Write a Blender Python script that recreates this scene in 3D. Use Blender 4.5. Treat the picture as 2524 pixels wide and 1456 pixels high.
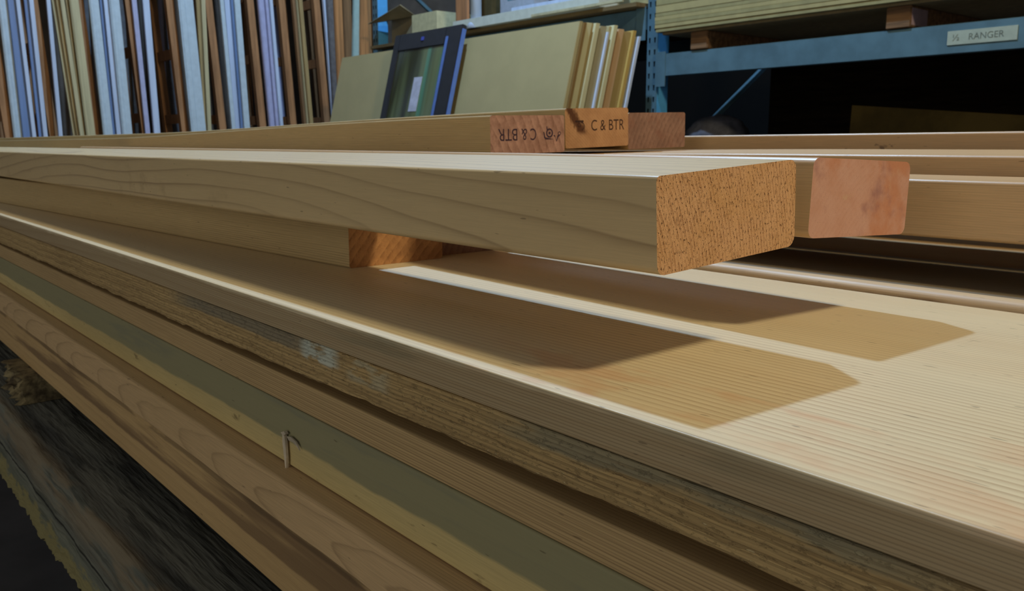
import bpy, bmesh, math, random
from mathutils import Vector, Matrix
random.seed(7)
for o in list(bpy.data.objects): bpy.data.objects.remove(o)
S = bpy.context.scene
COL = S.collection

# ------------------------------------------------------------------ camera
F, CX, CY, VX, VY = 2150.0, 1262.0, 728.0, -540.0, 357.0
PIT = math.atan((CY - VY) / F)
YAW = math.atan((CX - VX) / math.hypot(F, CY - VY))
_a = math.pi - YAW
_fh = Vector((math.cos(_a), math.sin(_a), 0)); _up = Vector((0, 0, 1))
_rt = _fh.cross(_up)
_fw = _fh * math.cos(PIT) - _up * math.sin(PIT)
_cu = _fh * math.sin(PIT) + _up * math.cos(PIT)
EYE = Vector((0, 0, 1.0))
cam_d = bpy.data.cameras.new('camera'); cam = bpy.data.objects.new('camera', cam_d); COL.objects.link(cam)
cam.matrix_world = Matrix.Translation(EYE) @ Matrix((_rt, _cu, -_fw)).transposed().to_4x4()
cam_d.sensor_width = 36.0; cam_d.lens = F / 2524.0 * 36.0
cam_d.clip_start = 0.01; cam_d.clip_end = 60
cam_d.dof.use_dof = True; cam_d.dof.focus_distance = 0.36; cam_d.dof.aperture_fstop = 40
S.camera = cam
def _ray(x, y): return _fw + _rt * ((x - CX) / F) + _cu * ((CY - y) / F)
def at_y(x, y, Y): r = _ray(x, y); return EYE + r * (Y / r.y)
def at_x(x, y, X): r = _ray(x, y); return EYE + r * (X / r.x)

# ------------------------------------------------------------------ light
W = bpy.data.worlds.new('world'); S.world = W; W.use_nodes = True
_bg = W.node_tree.nodes['Background']
_bg.inputs[0].default_value = (0.94, 0.93, 0.86, 1); _bg.inputs[1].default_value = 0.11
def lamp(name, kind, loc, power, color, size=0.1, look=None, size_y=None):
    d = bpy.data.lights.new(name, kind); d.energy = power; d.color = color
    if kind == 'AREA':
        d.size = size
        if size_y: d.shape = 'RECTANGLE'; d.size_y = size_y
    else: d.shadow_soft_size = size
    o = bpy.data.objects.new(name, d); COL.objects.link(o); o.location = loc
    if look is not None:
        o.rotation_euler = (Vector(look) - Vector(loc)).to_track_quat('-Z', 'Y').to_euler()
    return o
lamp('ceiling_lamp_cool', 'POINT', (-2.38, 1.72, 4.15), 410, (0.46, 0.71, 1.0), 0.05)
lamp('ceiling_lamp_warm', 'POINT', (1.45, 1.25, 3.75), 265, (1.0, 0.85, 0.52), 0.22)
lamp('front_fill', 'AREA', (.6, -3.8, 1.5), 31, (1.0, 0.95, 0.78), 2.4, (-3.6, 2.2, 1.0), 2.6)  # added warm fill from an unseen source in front
lamp('sheen_fill', 'AREA', (-3.2, 4.6, 3.7), 14, (0.84, 0.92, 1.0), 5.0, (-.8, .4, .9), 1.0)  # added light behind the racks, only for sheen on the top faces
S.view_settings.view_transform = 'Standard'; S.view_settings.look = 'None'
S.view_settings.gamma = 1.0; S.view_settings.use_curve_mapping = False
S.view_settings.exposure = 0.0

# ------------------------------------------------------------------ helpers
def lin(c):
    f = lambda v: v / 12.92 if v <= 0.04045 else ((v + 0.055) / 1.055) ** 2.4
    return tuple(f(v / 255.0) for v in c[:3]) + (1.0,)
def tag(o, label=None, cat=None, group=None, kind=None):
    if label: o['label'] = label
    if cat: o['category'] = cat
    if group: o['group'] = group
    if kind or (label and cat): o['kind'] = kind or 'thing'
    return o
def empty(name, loc, label, cat, group=None, rot=(0, 0, 0)):
    o = bpy.data.objects.new(name, None); COL.objects.link(o); o.location = loc; o.rotation_euler = rot
    o.empty_display_size = 0.05
    return tag(o, label, cat, group)
def link(name, me, mats, parent=None, loc=(0, 0, 0), rot=(0, 0, 0)):
    o = bpy.data.objects.new(name, me); COL.objects.link(o); o.location = loc; o.rotation_euler = rot
    for m in (mats if isinstance(mats, (list, tuple)) else [mats]): me.materials.append(m)
    if parent: o.parent = parent
    return o
class MB:
    """collects boxes, bars, tubes and prisms into one mesh"""
    def __init__(s): s.bm = bmesh.new()
    def hull8(s, P, mi=0):
        v = [s.bm.verts.new(p) for p in P]
        for f in ((0,3,2,1),(4,5,6,7),(0,1,5,4),(1,2,6,5),(2,3,7,6),(3,0,4,7)):
            s.bm.faces.new([v[i] for i in f]).material_index = mi
        return s
    def box(s, a, b, mi=0):
        (x0,y0,z0),(x1,y1,z1) = a, b
        return s.hull8([(x0,y0,z0),(x1,y0,z0),(x1,y1,z0),(x0,y1,z0),(x0,y0,z1),(x1,y0,z1),(x1,y1,z1),(x0,y1,z1)], mi)
    def bar(s, p, q, u, w, h, mi=0):
        """bar from p to q, w wide across direction u, h thick across the third direction"""
        p, q = Vector(p), Vector(q); d = (q - p).normalized(); u = Vector(u); u = (u - d * u.dot(d)).normalized(); n = d.cross(u)
        u = u * w / 2; n = n * h / 2
        return s.hull8([p-u-n, p+u-n, p+u+n, p-u+n, q-u-n, q+u-n, q+u+n, q-u+n], mi)
    def tube(s, p, q, r, n=12, mi=0, r2=None):
        p, q = Vector(p), Vector(q); d = (q - p).normalized(); u = d.orthogonal().normalized(); v = d.cross(u); r2 = r if r2 is None else r2
        a = [s.bm.verts.new(p + (u*math.cos(2*math.pi*i/n) + v*math.sin(2*math.pi*i/n)) * r) for i in range(n)]
        b = [s.bm.verts.new(q + (u*math.cos(2*math.pi*i/n) + v*math.sin(2*math.pi*i/n)) * r2) for i in range(n)]
        for i in range(n):
            f = s.bm.faces.new((a[i], a[(i+1)%n], b[(i+1)%n], b[i])); f.material_index = mi; f.smooth = True
        s.bm.faces.new(a[::-1]).material_index = mi; s.bm.faces.new(b).material_index = mi
        return s
    def prism(s, pts, off, mi=0):
        off = Vector(off); a = [s.bm.verts.new(p) for p in pts]; b = [s.bm.verts.new(Vector(p) + off) for p in pts]; n = len(a)
        s.bm.faces.new(a[::-1]).material_index = mi; s.bm.faces.new(b).material_index = mi
        for i in range(n): s.bm.faces.new((a[i], a[(i+1)%n], b[(i+1)%n], b[i])).material_index = mi
        return s
    def build(s, name, mats, parent=None, loc=(0,0,0), rot=(0,0,0), bevel=0.0):
        bmesh.ops.recalc_face_normals(s.bm, faces=s.bm.faces)
        if bevel:
            bmesh.ops.bevel(s.bm, geom=list(s.bm.edges), offset=bevel, segments=2, affect='EDGES', clamp_overlap=True)
        me = bpy.data.meshes.new(name); s.bm.to_mesh(me); s.bm.free()
        return link(name, me, mats, parent, loc, rot)

# ------------------------------------------------------------------ node helpers
class NT:
    def __init__(s, name):
        s.m = bpy.data.materials.new(name); s.m.use_nodes = True; s.t = s.m.node_tree; s.t.nodes.clear()
        s.out = s.n('ShaderNodeOutputMaterial'); s.b = s.n('ShaderNodeBsdfPrincipled')
        s.t.links.new(s.b.outputs[0], s.out.inputs[0])
        s.co = s.n('ShaderNodeTexCoord').outputs['Object']
    def n(s, k): return s.t.nodes.new(k)
    def put(s, sock, v):
        if isinstance(v, bpy.types.NodeSocket): s.t.links.new(v, sock)
        else: sock.default_value = v
    def math(s, op, a, b=0.0, c=0.0, clamp=False):
        n = s.n('ShaderNodeMath'); n.operation = op; n.use_clamp = clamp
        s.put(n.inputs[0], a); s.put(n.inputs[1], b); s.put(n.inputs[2], c); return n.outputs[0]
    def sep(s, v):
        n = s.n('ShaderNodeSeparateXYZ'); s.put(n.inputs[0], v); return n.outputs
    def comb(s, x, y, z):
        n = s.n('ShaderNodeCombineXYZ'); s.put(n.inputs[0], x); s.put(n.inputs[1], y); s.put(n.inputs[2], z); return n.outputs[0]
    def vscale(s, v, sc):
        n = s.n('ShaderNodeVectorMath'); n.operation = 'MULTIPLY'; s.put(n.inputs[0], v); n.inputs[1].default_value = sc; return n.outputs[0]
    def vadd(s, v, off):
        n = s.n('ShaderNodeVectorMath'); n.operation = 'ADD'; s.put(n.inputs[0], v); n.inputs[1].default_value = off; return n.outputs[0]
    def noise(s, v, sc=(1,1,1), detail=2, rough=0.5, off=(0,0,0), scale=1.0):
        n = s.n('ShaderNodeTexNoise'); s.put(n.inputs['Vector'], s.vadd(s.vscale(v, sc), off)); n.inputs['Scale'].default_value = scale
        n.inputs['Detail'].default_value = detail; n.inputs['Roughness'].default_value = rough; return n.outputs['Fac']
    def voro(s, v, sc):
        n = s.n('ShaderNodeTexVoronoi'); s.put(n.inputs['Vector'], s.vscale(v, sc)); n.inputs['Scale'].default_value = 1.0; return n.outputs['Distance']
    def rng(s, v, a, b, c=0.0, d=1.0, smooth=True):
        n = s.n('ShaderNodeMapRange'); n.interpolation_type = 'SMOOTHSTEP' if smooth else 'LINEAR'
        s.put(n.inputs[0], v); n.inputs[1].default_value = a; n.inputs[2].default_value = b; n.inputs[3].default_value = c; n.inputs[4].default_value = d
        return n.outputs[0]
    def mix(s, f, a, b):
        n = s.n('ShaderNodeMix'); n.data_type = 'RGBA'; s.put(n.inputs[0], f); s.put(n.inputs[6], a); s.put(n.inputs[7], b); return n.outputs[2]
    def mult(s, a, b):
        n = s.n('ShaderNodeMix'); n.data_type = 'RGBA'; n.blend_type = 'MULTIPLY'; n.inputs[0].default_value = 1.0; s.put(n.inputs[6], a); s.put(n.inputs[7], b); return n.outputs[2]
    def bump(s, h, strength=0.3, dist=0.001):
        n = s.n('ShaderNodeBump'); n.inputs['Strength'].default_value = strength; n.inputs['Distance'].default_value = dist
        s.put(n.inputs['Height'], h); s.t.links.new(n.outputs[0], s.b.inputs['Normal'])
    def fin(s, col, rough=0.6, spec=0.5, metal=0.0):
        s.put(s.b.inputs['Base Color'], col); s.put(s.b.inputs['Roughness'], rough); s.b.inputs['Specular IOR Level'].default_value = spec
        s.b.inputs['Metallic'].default_value = metal; return s.m
def rings(t, pith, drift, spacing, wob, seed):
    """growth-ring phase 0..1 from the distance to a slanting pith line; also returns the radius"""
    x, y, z = t.sep(t.co)[:3]
    so = (seed * 7.3, seed * 3.1, seed * 1.7)
    n1 = t.noise(t.co, (1.3, 7, 7), 1.5, 0.5, so); n2 = t.noise(t.co, (1.9, 9, 9), 1.5, 0.5, (so[1], so[2] + 9, so[0]))
    yy = t.math('ADD', t.math('SUBTRACT', y, t.math('ADD', t.math('MULTIPLY', x, drift[0]), pith[0])), t.math('MULTIPLY', t.math('SUBTRACT', n1, .5), wob))
    zz = t.math('ADD', t.math('SUBTRACT', z, t.math('ADD', t.math('MULTIPLY', x, drift[1]), pith[1])), t.math('MULTIPLY', t.math('SUBTRACT', n2, .5), wob))
    r = t.math('SQRT', t.math('ADD', t.math('MULTIPLY', yy, yy), t.math('MULTIPLY', zz, zz)))
    n3 = t.noise(t.co, (6, 60, 60), 2, 0.5, so)
    r2 = t.math('ADD', r, t.math('MULTIPLY', n3, spacing * 0.5))
    ph = t.math('FRACT', t.math('DIVIDE', r2, spacing))
    return ph, r2
def wood(name, light, dark, pith=(-.06, .02), drift=(0, 0), spacing=.002, contrast=.5, wob=.01, seed=1, rough=.5,
         stains_and_shade=(), spec=.5, fib=.10, blot=.25, power=2.5, bump=.15, ragged=0.0, vary=None, edge=None):
    t = NT(name); ph, r = rings(t, pith, drift, spacing, wob, seed)
    line = t.math('MULTIPLY', t.math('POWER', ph, power), t.rng(ph, .93, 1.0, 1, 0))
    amp = t.rng(t.noise(t.co, (2, 30, 30), 1, .5, (seed, 4, 9)), .3, .7, .45, 1.0)
    f = t.math('MULTIPLY', t.math('MULTIPLY', line, amp), contrast)
    c = t.mix(f, lin(light), lin(dark))
    bl = t.noise(t.co, (2.2, 14, 14), 3, .55, (seed * 2.2, 5, 1))
    c = t.mix(t.rng(bl, .35, .75, 0, blot), c, lin(vary or dark))
    fb = t.noise(t.co, (30, 1400, 1400), 2, .6, (seed, 0, 0))
    fb2 = t.rng(fb, .3, .7, 1 - fib, 1 + fib, False)
    c = t.mult(c, t.comb(fb2, fb2, fb2))
    x, y, z = t.sep(t.co)[:3]
    h = t.math('ADD', t.math('MULTIPLY', fb, .6), t.math('MULTIPLY', line, .5))
    if ragged:
        vo = t.noise(t.co, (170, 420, 520), 4, .75, (3, seed, 3)); pit = t.rng(vo, .56, .66)
        c = t.mix(t.math('MULTIPLY', pit, .16 * ragged), c, lin((84, 68, 46)))
        fl = t.rng(t.noise(t.co, (160, 260, 500), 2, .6, (8, seed, 1)), .66, .70)
        c = t.mix(t.math('MULTIPLY', fl, .7 * ragged), c, lin((214, 192, 146)))
        h = t.math('ADD', h, t.math('MULTIPLY', t.math('SUBTRACT', fl, pit), 1.2))
    for (col, amt, xr, yr, zr, sc, thr, sd) in stains_and_shade:
        mk = t.rng(t.noise(t.co, sc, 4, .6, (sd, sd * .7, 2)), thr, thr + .12)
        for v, rr in ((x, xr), (y, yr), (z, zr)):
            if rr:
                e = (rr[1] - rr[0]) * .25 if v is x else min(.0022, (rr[1] - rr[0]) * .25)
                if v is z: v = t.math('ADD', z, t.math('MULTIPLY', t.math('SUBTRACT', t.noise(t.co, (14, 40, 40), 3, .6, (sd, 3, 3)), .5), .006))
                mk = t.math('MULTIPLY', mk, t.math('MULTIPLY', t.rng(v, rr[0], rr[0] + e), t.rng(v, rr[1] - e, rr[1], 1, 0)))
        c = t.mix(t.math('MULTIPLY', mk, amt), c, lin(col))
    if edge:      # fine parallel growth lines on the narrow front edge
        wv = t.math('SINE', t.math('ADD', t.math('MULTIPLY', t.math('ADD', z, t.math('MULTIPLY', x, .004)), 6.2832 / edge[0]), t.math('MULTIPLY', t.noise(t.co, (5, 300, 300), 2, .5, (seed, 6, 6)), 9.0)))
        em = t.math('MULTIPLY', t.rng(wv, .1, 1.0, 0, edge[1]), t.rng(y, .0008, .0016, 1, 0))
        c = t.mix(em, c, lin((70, 54, 34))); h = t.math('SUBTRACT', h, t.math('MULTIPLY', em, 2.0))
    # scattered tiny dark flecks and resin pits
    fk = t.rng(t.noise(t.co, (110, 620, 620), 0, .5, (seed * 5, 1, 7)), .80, .84)
    c = t.mix(t.math('MULTIPLY', fk, .45), c, lin((70, 50, 30)))
    t.bump(h, bump + ragged * .25, .0006 + ragged * .0006)
    return t.fin(c, rough, spec)
def endgrain(name, light, dark, pith=(-.06, .02), spacing=.002, contrast=.6, wob=.01, seed=1, pores=.6, mott=None, streak=None, power=1.6, bump=.5, blotc=None):
    t = NT(name); ph, r = rings(t, pith, (0, 0), spacing, wob, seed)
    line = t.math('MULTIPLY', t.math('POWER', ph, power), t.rng(ph, .9, 1.0, 1, 0))
    brk = t.rng(t.noise(t.co, (1, 260, 130), 3, .6, (seed, 2, 2)), .35, .65, .25, 1)
    c = t.mix(t.math('MULTIPLY', t.math('MULTIPLY', line, brk), contrast), lin(light), lin(dark))
    big = t.noise(t.co, (1, 45, 60), 3, .6, (seed * 3, 8, 1))
    c = t.mix(t.rng(big, .35, .7, 0, .35), c, lin(blotc or dark))
    if mott:
        for i, (col, sc, thr, amt) in enumerate(mott):
            mk = t.rng(t.noise(t.co, (1, sc, sc), 4, .62, (seed + i * 3.3, 1, i)), thr, thr + .16)
            c = t.mix(t.math('MULTIPLY', mk, amt), c, lin(col))
    x, y, z = t.sep(t.co)[:3]
    if streak:
        (col, p0, dr, wd, amt, hi) = streak
        q = t.math('ABSOLUTE', t.math('ADD', t.math('SUBTRACT', t.math('MULTIPLY', y, dr[0]), p0), t.math('MULTIPLY', z, dr[1])))
        q = t.math('ADD', q, t.math('MULTIPLY', t.math('SUBTRACT', t.noise(t.co, (1, 300, 160), 3, .6), .5), wd * 1.2))
        mk = t.math('MULTIPLY', t.rng(q, wd * .3, wd, 1, 0), t.rng(z, hi, hi + .006))
        c = t.mix(t.math('MULTIPLY', mk, amt), c, lin(col))
    po = t.rng(t.noise(t.co, (1, 1500, 620), 1, .5, (2, seed, 3)), .62, .70)
    hl = t.rng(t.noise(t.co, (1, 1300, 700), 1, .5, (9, seed, 3)), .70, .76)
    c = t.mix(t.math('MULTIPLY', po, pores), c, lin((96, 54, 22)))
    c = t.mix(t.math('MULTIPLY', hl, pores * .6), c, lin((250, 214, 160)))
    fz = t.noise(t.co, (1, 2600, 2600), 2, .6)
    t.bump(t.math('ADD', t.math('MULTIPLY', t.math('SUBTRACT', 1.0, po), 1.2), t.math('MULTIPLY', fz, .5)), bump, .0008)
    return t.fin(c, .75, .3)
def plain(name, col, rough=.6, spec=.5, metal=0.0, nz=.12, sc=(30, 30, 30), col2=None, bump=0.0):
    t = NT(name); n = t.noise(t.co, sc, 4, .6)
    c = t.mix(t.rng(n, .3, .7, 0, 1), lin(col), lin(col2 or tuple(v * (1 - nz) for v in col)))
    if bump: t.bump(n, bump, .002)
    return t.fin(c, rough, spec, metal)

# ------------------------------------------------------------------ board maker
def board(name, L, w, h, r, side, end, parent=None, warp=None, prof=None, near=1.2, taper=None, steps=(60, 40)):
    """sawn board: end face at local x=0, running to x=-L; y 0..w, z 0..h, arris radii r=(front low, front top, back top, back low)"""
    if not isinstance(r, (tuple, list)): r = (r,) * 4
    pts = []
    cs = [((r[0], r[0]), math.pi, r[0]), ((w - r[3], r[3]), 1.5 * math.pi, r[3]), ((w - r[2], h - r[2]), 0, r[2]), ((r[1], h - r[1]), .5 * math.pi, r[1])]
    def span(a, b, k): return [((a[0] + (b[0] - a[0]) * i / k), (a[1] + (b[1] - a[1]) * i / k)) for i in range(1, k)]
    arcs = []
    for (c, a0, rr) in cs:
        arcs.append([(c[0] + rr * math.cos(a0 + math.pi / 2 * i / 4), c[1] + rr * math.sin(a0 + math.pi / 2 * i / 4)) for i in range(5)])
    for i in range(4):
        pts += arcs[i]; nx = arcs[(i + 1) % 4]
        pts += span(arcs[i][-1], nx[0], prof[i] if prof else 2)
    n1, n2 = steps
    xs = [-near * i / n1 for i in range(n1)] + [-near - (L - near) * i / n2 for i in range(n2 + 1)]
    bm = bmesh.new(); rows = []
    for x in xs:
        rows.append([bm.verts.new((lambda p: warp(x, p[0], p[1]) if warp else Vector((x, p[0], p[1])))(p)) for p in pts])
    n = len(pts)
    for a, b in zip(rows, rows[1:]):
        for i in range(n):
            f = bm.faces.new((a[i], b[i], b[(i + 1) % n], a[(i + 1) % n])); f.smooth = True
    f = bm.faces.new(rows[0]); f.material_index = 1
    f = bm.faces.new(rows[-1][::-1]); f.material_index = 1
    bmesh.ops.recalc_face_normals(bm, faces=bm.faces)
    me = bpy.data.meshes.new(name); bm.to_mesh(me); bm.free()
    me.set_sharp_from_angle(angle=math.radians(60))
    o = link(name, me, [side, end], parent)
    wn = o.modifiers.new('weighted_normals', 'WEIGHTED_NORMAL'); wn.keep_sharp = True; wn.weight = 100
    return o
def place(o, loc, yaw=0, pitch=0, roll=0):
    o.matrix_world = Matrix.Translation(loc) @ Matrix.Rotation(yaw, 4, 'Z') @ Matrix.Rotation(pitch, 4, 'Y') @ Matrix.Rotation(roll, 4, 'X')
    return o
def sn(*v):
    """cheap smooth pseudo noise for mesh warps, -1..1"""
    s = 0
    for i, q in enumerate(v): s += math.sin(q * 1.0 + i * 1.7) + .6 * math.sin(q * 2.3 + i * .9 + 1.1) + .4 * math.sin(q * 5.1 + 2.2 * i)
    return s / (2.0 * len(v))

# ------------------------------------------------------------------ setting
floor_m = plain('dark_concrete', (88, 86, 90), .85, .2, nz=.3, sc=(3, 3, 3), col2=(72, 70, 74))
wall_m = plain('dark_wall', (112, 104, 98), .9, .2, nz=.3, sc=(2, 2, 2))
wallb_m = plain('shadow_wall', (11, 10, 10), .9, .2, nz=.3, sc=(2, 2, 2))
tag(MB().box((-7.0, -6, -.1), (5, 4.9, 0)).build('floor', floor_m), kind='structure')
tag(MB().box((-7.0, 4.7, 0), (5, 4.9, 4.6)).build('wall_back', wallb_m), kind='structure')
tag(MB().box((-6.4, -6, 0), (-6.2, 4.7, 4.6)).build('wall_left', wall_m), kind='structure')

# ------------------------------------------------------------------ lumber pile
Z0 = .9115
pine = (222, 190, 140); pined = (166, 118, 66)
m_top = wood('pale_board', (222, 205, 172), (150, 108, 62), (-.16, -.09), (.01, 0), .0036, .66, .034, 3, .46, spec=.8, edge=(.00125, .30),
             stains_and_shade=[((206, 140, 96), .34, (-.75, -.50), (-.01, .07), (.012, .02), (9, 22, 4), .44, 4), ((206, 148, 104), .4, (-.95, -.70), (-.01, .05), (.012, .02), (12, 26, 4), .48, 7), ((160, 134, 96), .85, None, (-.01, .0016), (-.01, .0142), (1, 1, 1), .05, 4), ((128, 122, 96), .5, (-1.05, -.72), (-.01, .003), (.006, .018), (8, 40, 60), .42, 9)], blot=.16, fib=.06, vary=(206, 160, 104), bump=.12)
m_topf = m_top
m_end1 = endgrain('pale_board_end', (214, 164, 104), (150, 96, 50), (-.16, -.09), .003, .5, seed=3)
def bar_board(name, x1, L, y, z, w, h, r, side, label, warp=None, prof=None, steps=(60, 40), near=1.2, cat='board', group=None):
    o = board(name, L, w, h, r, side, m_end1, warp=warp, prof=prof, steps=steps, near=near)
    o.location = (x1, y, z); return tag(o, label, cat, group)
PG = 'wide boards stacked flat in the lumber pile'
bar_board('wide_board', .62, 4.6, .207, Z0 - .0148, .293, .0148, (.0006, .0007, .001, .001), m_top,
          'pale wide board on top of the pile, crossed by long timber shadows', group=PG, near=2.2, steps=(80, 30))
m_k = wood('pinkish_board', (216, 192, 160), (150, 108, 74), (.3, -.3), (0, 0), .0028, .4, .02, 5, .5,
           stains_and_shade=[((128, 94, 64), .8, (-1.2, .4), (-.002, .004), (0, .016), (9, 30, 60), .44, 2), ((88, 80, 68), .85, None, (.012, .160), (.016, .030), (1, 1, 1), .05, 3)], blot=.2, vary=(170, 136, 100))  # brown stain in front; the grey patch is the upper timber's shade, painted on top
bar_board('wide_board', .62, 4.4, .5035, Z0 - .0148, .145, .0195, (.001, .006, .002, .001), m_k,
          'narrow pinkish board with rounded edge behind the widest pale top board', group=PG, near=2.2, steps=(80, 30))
m_l = wood('brown_board', (176, 142, 98), (110, 78, 46), (.3, -.3), (0, 0), .003, .4, .02, 6, .6)
bar_board('wide_board', .62, 4.4, .664, Z0 - .0148, .245, .011, .001, m_l,
          'thin brown board at the far edge of the pile, in deep shade', group=PG)
m_rough = wood('rough_board', (196, 166, 116), (112, 84, 50), (-.2, .16), (0, .0), .0040, .62, .012, 8, .8, ragged=1.0, edge=(.0021, .24), fib=.16, blot=.3,
   stains_and_shade=[((104, 108, 104), .65, (-1.28, -1.0), (-.01, .02), (.006, .024), (7, 20, 60), .34, 3),
           ((206, 216, 208), .75, (-1.055, -1.005), (-.01, .02), (.004, .0165), (40, 60, 130), .40, 6),
           ((196, 188, 160), .6, (-1.005, -.955), (-.01, .02), (.002, .0155), (40, 60, 130), .42, 1),
           ((122, 126, 112), .6, (-.90, -.68), (-.01, .02), (.006, .018), (9, 20, 80), .36, 9)], bump=.35)
def rough_warp(x, y, z):
    X = x + .62
    lo = -(.0040 + (.0042 if X < -.6 else .0042 * max(0, (X + .2) / -.4) if X < -.2 else 0))
    front = max(0, 1 - y / .03)
    if z < .009:
        z = z + (lo * (1 - front) + front * (lo * .9 + .0008 * sn(X * 120, X * 37) + .0009 * (random.random() - .5)))
    if y < .012: y += .0010 * sn(X * 60, z * 900) + .0004 * (random.random() - .5)
    return Vector((x, y, z))
bar_board('wide_board', .62, 4.6, .2065, .8815, .30, .0148, (.0012, .0008, .001, .001), m_rough,
          'rough sawn board with grey smudge and white flecks, under the pale top board', rough_warp, (8, 6, 3, 8), (300, 60), 2.2, group=PG)
tag(board('wide_board', 4.4, .42, .0155, .001, m_l, m_end1), 'rear board of the second layer, hidden under the thin brown board', 'board', PG).location = (.62, .512, .8810)
m_3 = wood('brown_fine_board', (196, 166, 120), (134, 104, 70), (-.25, .2), (0, 0), .0017, .5, .01, 11, .65, blot=.35, edge=(.0013, .30), vary=(132, 106, 70))
def w3(x, y, z): return Vector((x, y, z + (.0022 if x < -1.7 else 0)))
bar_board('wide_board', .62, 4.6, .206, .8548, .69, .0162, (.001, .0015, .001, .001), m_3,
          'brown fine-grained board just below the dark gap in the pile', group=PG)
m_4 = wood('grey_green_slab', (206, 186, 132), (130, 106, 66), (-.4, -.1), (0, 0), .006, .25, .01, 13, .65,
   stains_and_shade=[((136, 134, 106), .85, None, None, (.0135, .06), (1.2, 1, 1), .10, 3), ((122, 124, 108), .4, None, None, (.018, .05), (6, 20, 80), .5, 5),
           ((84, 64, 38), .75, (-3, .2), (-.01, .01), (-.004, .014), (30, 60, 80), .60, 7)], blot=.3, vary=(140, 118, 72))
bar_board('thick_plank', .62, 4.6, .2055, .8186, .69, .0360, (.0015, .0015, .001, .001), m_4,
          'thick plank with weathered grey-green upper half and torn splinter', group=PG, near=2.2, steps=(120, 30))
m_5 = wood('arched_grain_board', (204, 172, 130), (106, 78, 52), (-.030, .011), (.028, .002), .0019, .85, .006, 17, .6, blot=.3, vary=(176, 150, 104), power=9)
def w5(x, y, z):
    return Vector((x, y + .0006 * sn(x * 30), z))
bar_board('thick_plank', .62, 4.6, .192, .7923, .70, .0256, (.001, .003, .001, .001), m_5,
          'plank with looping arched grain, below the grey-green plank', w5, group=PG, near=2.2, steps=(120, 30))
m_6 = wood('brown_streaked_plank', (196, 164, 116), (126, 96, 64), (-.4, -.3), (0, 0), .005, .3, .01, 19, .7,
   stains_and_shade=[((104, 78, 54), .7, None, (-.01, .02), (.020, .046), (2.4, 20, 40), .38, 3), ((70, 52, 34), .5, None, (-.01, .02), (.04, .06), (10, 20, 60), .40, 8)], blot=.3, vary=(156, 124, 84))
bar_board('thick_plank', .62, 4.6, .197, .7422, .69, .0500, (.003, .004, .001, .001), m_6,
          'lowest brown plank of the pile, dark streak along its edge', group=PG, near=2.2, steps=(120, 30))
# torn splinter on the thick plank
sp_m = plain('splinter_wood', (236, 220, 196), .7, nz=.3)
sb = MB()
pS = at_y(705, 1075, .2045)
def spk(pts, o): sb.prism([pS + Vector((a, -.0004, b)) for a, b in pts], (0, o, 0))
spk([(-.001, .003), (.0015, .0022), (.0026, -.003), (.0030, -.0115), (.0022, -.0185), (.0010, -.0190), (-.0002, -.011), (-.0012, -.004)], -.0014)
spk([(.0035, .0012), (.0085, .0022), (.0150, .0010), (.0190, -.0030), (.0170, -.0018), (.0110, -.0002), (.0060, -.0006)], -.0008)
spk([(-.0022, .0022), (.0022, .0040), (.0046, .0030), (.0014, .0012)], -.0018)
sp = sb.build('splinter', sp_m); tag(sp, 'pale torn splinter'); sp_parent = [o for o in COL.objects if o.get('label', '').startswith('thick plank')][0]
sp.parent = sp_parent; sp.matrix_parent_inverse = Matrix.Translation(-Vector(sp_parent.location))
sp.location = (0, 0, 0)

# weathered bearer and its blocks
t = NT('weathered_timber'); xx, yy, zz = t.sep(t.co)[:3]
gr = t.noise(t.co, (3, 40, 60), 4, .6, (1, 2, 3)); gr2 = t.noise(t.co, (9, 120, 160), 3, .6, (4, 4, 1))
c = t.mix(t.rng(gr, .35, .65), lin((78, 80, 80)), lin((122, 122, 114)))
c = t.mix(t.rng(gr2, .5, .6, 0, .5), c, lin((30, 30, 30)))
fr = t.rng(yy, .004, .016, 1, 0)
br = t.math('MULTIPLY', fr, t.rng(zz, .045, .075)); br = t.math('MULTIPLY', br, t.rng(t.noise(t.co, (8, 30, 60), 3, .6), .38, .52))
c = t.mix(t.math('MULTIPLY', br, .6), c, lin((140, 120, 96)))
gg = t.math('MULTIPLY', fr, t.rng(zz, .012, .055, 1, .25)); c = t.mix(t.math('MULTIPLY', gg, .6), c, lin((112, 118, 100)))
ms = t.rng(t.math('ADD', zz, t.math('MULTIPLY', t.noise(t.co, (30, 30, 90), 4, .7), .055)), .048, .058, 1, 0)
c = t.mix(t.math('MULTIPLY', ms, .8), c, lin((142, 132, 88)))
crk = t.rng(t.math('ABSOLUTE', t.math('SUBTRACT', zz, t.math('ADD', .045, t.math('MULTIPLY', t.math('SUBTRACT', t.noise(t.co, (3, 1, 1), 2), .5), .012)))), .0005, .0018, 1, 0)
c = t.mix(t.math('MULTIPLY', crk, .85), c, lin((22, 20, 18)))
t.bump(t.math('ADD', gr2, t.math('MULTIPLY', gr, 2)), .6, .004)
m_weather = t.fin(c, .85, .25)
def beam_warp(x, y, z):
    k = .0035 * sn(x * 17, y * 23 + 2, z * 60) + .0015 * sn(x * 70, z * 160)
    if z < .02 and y < .03: k += .004 * (random.random() - .5)
    return Vector((x, y + k * (1 if y < .1 else 0), z + .6 * k * (1 if z > .05 else 2.2)))
bw = board('weathered_timber', 4.6, .19, .088, (.004, .008, .008, .004), m_weather, m_weather, warp=beam_warp, prof=(4, 14, 4, 10), steps=(320, 60), near=2.4)
bw.location = (.62, .157, .6205); tag(bw, 'dark weathered timber with ragged mossy edge under the lumber pile', 'timber')
m_rag = plain('ragged_block', (150, 136, 104), .85, .2, nz=.4, sc=(60, 60, 60), col2=(70, 60, 48), bump=.8)
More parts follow.
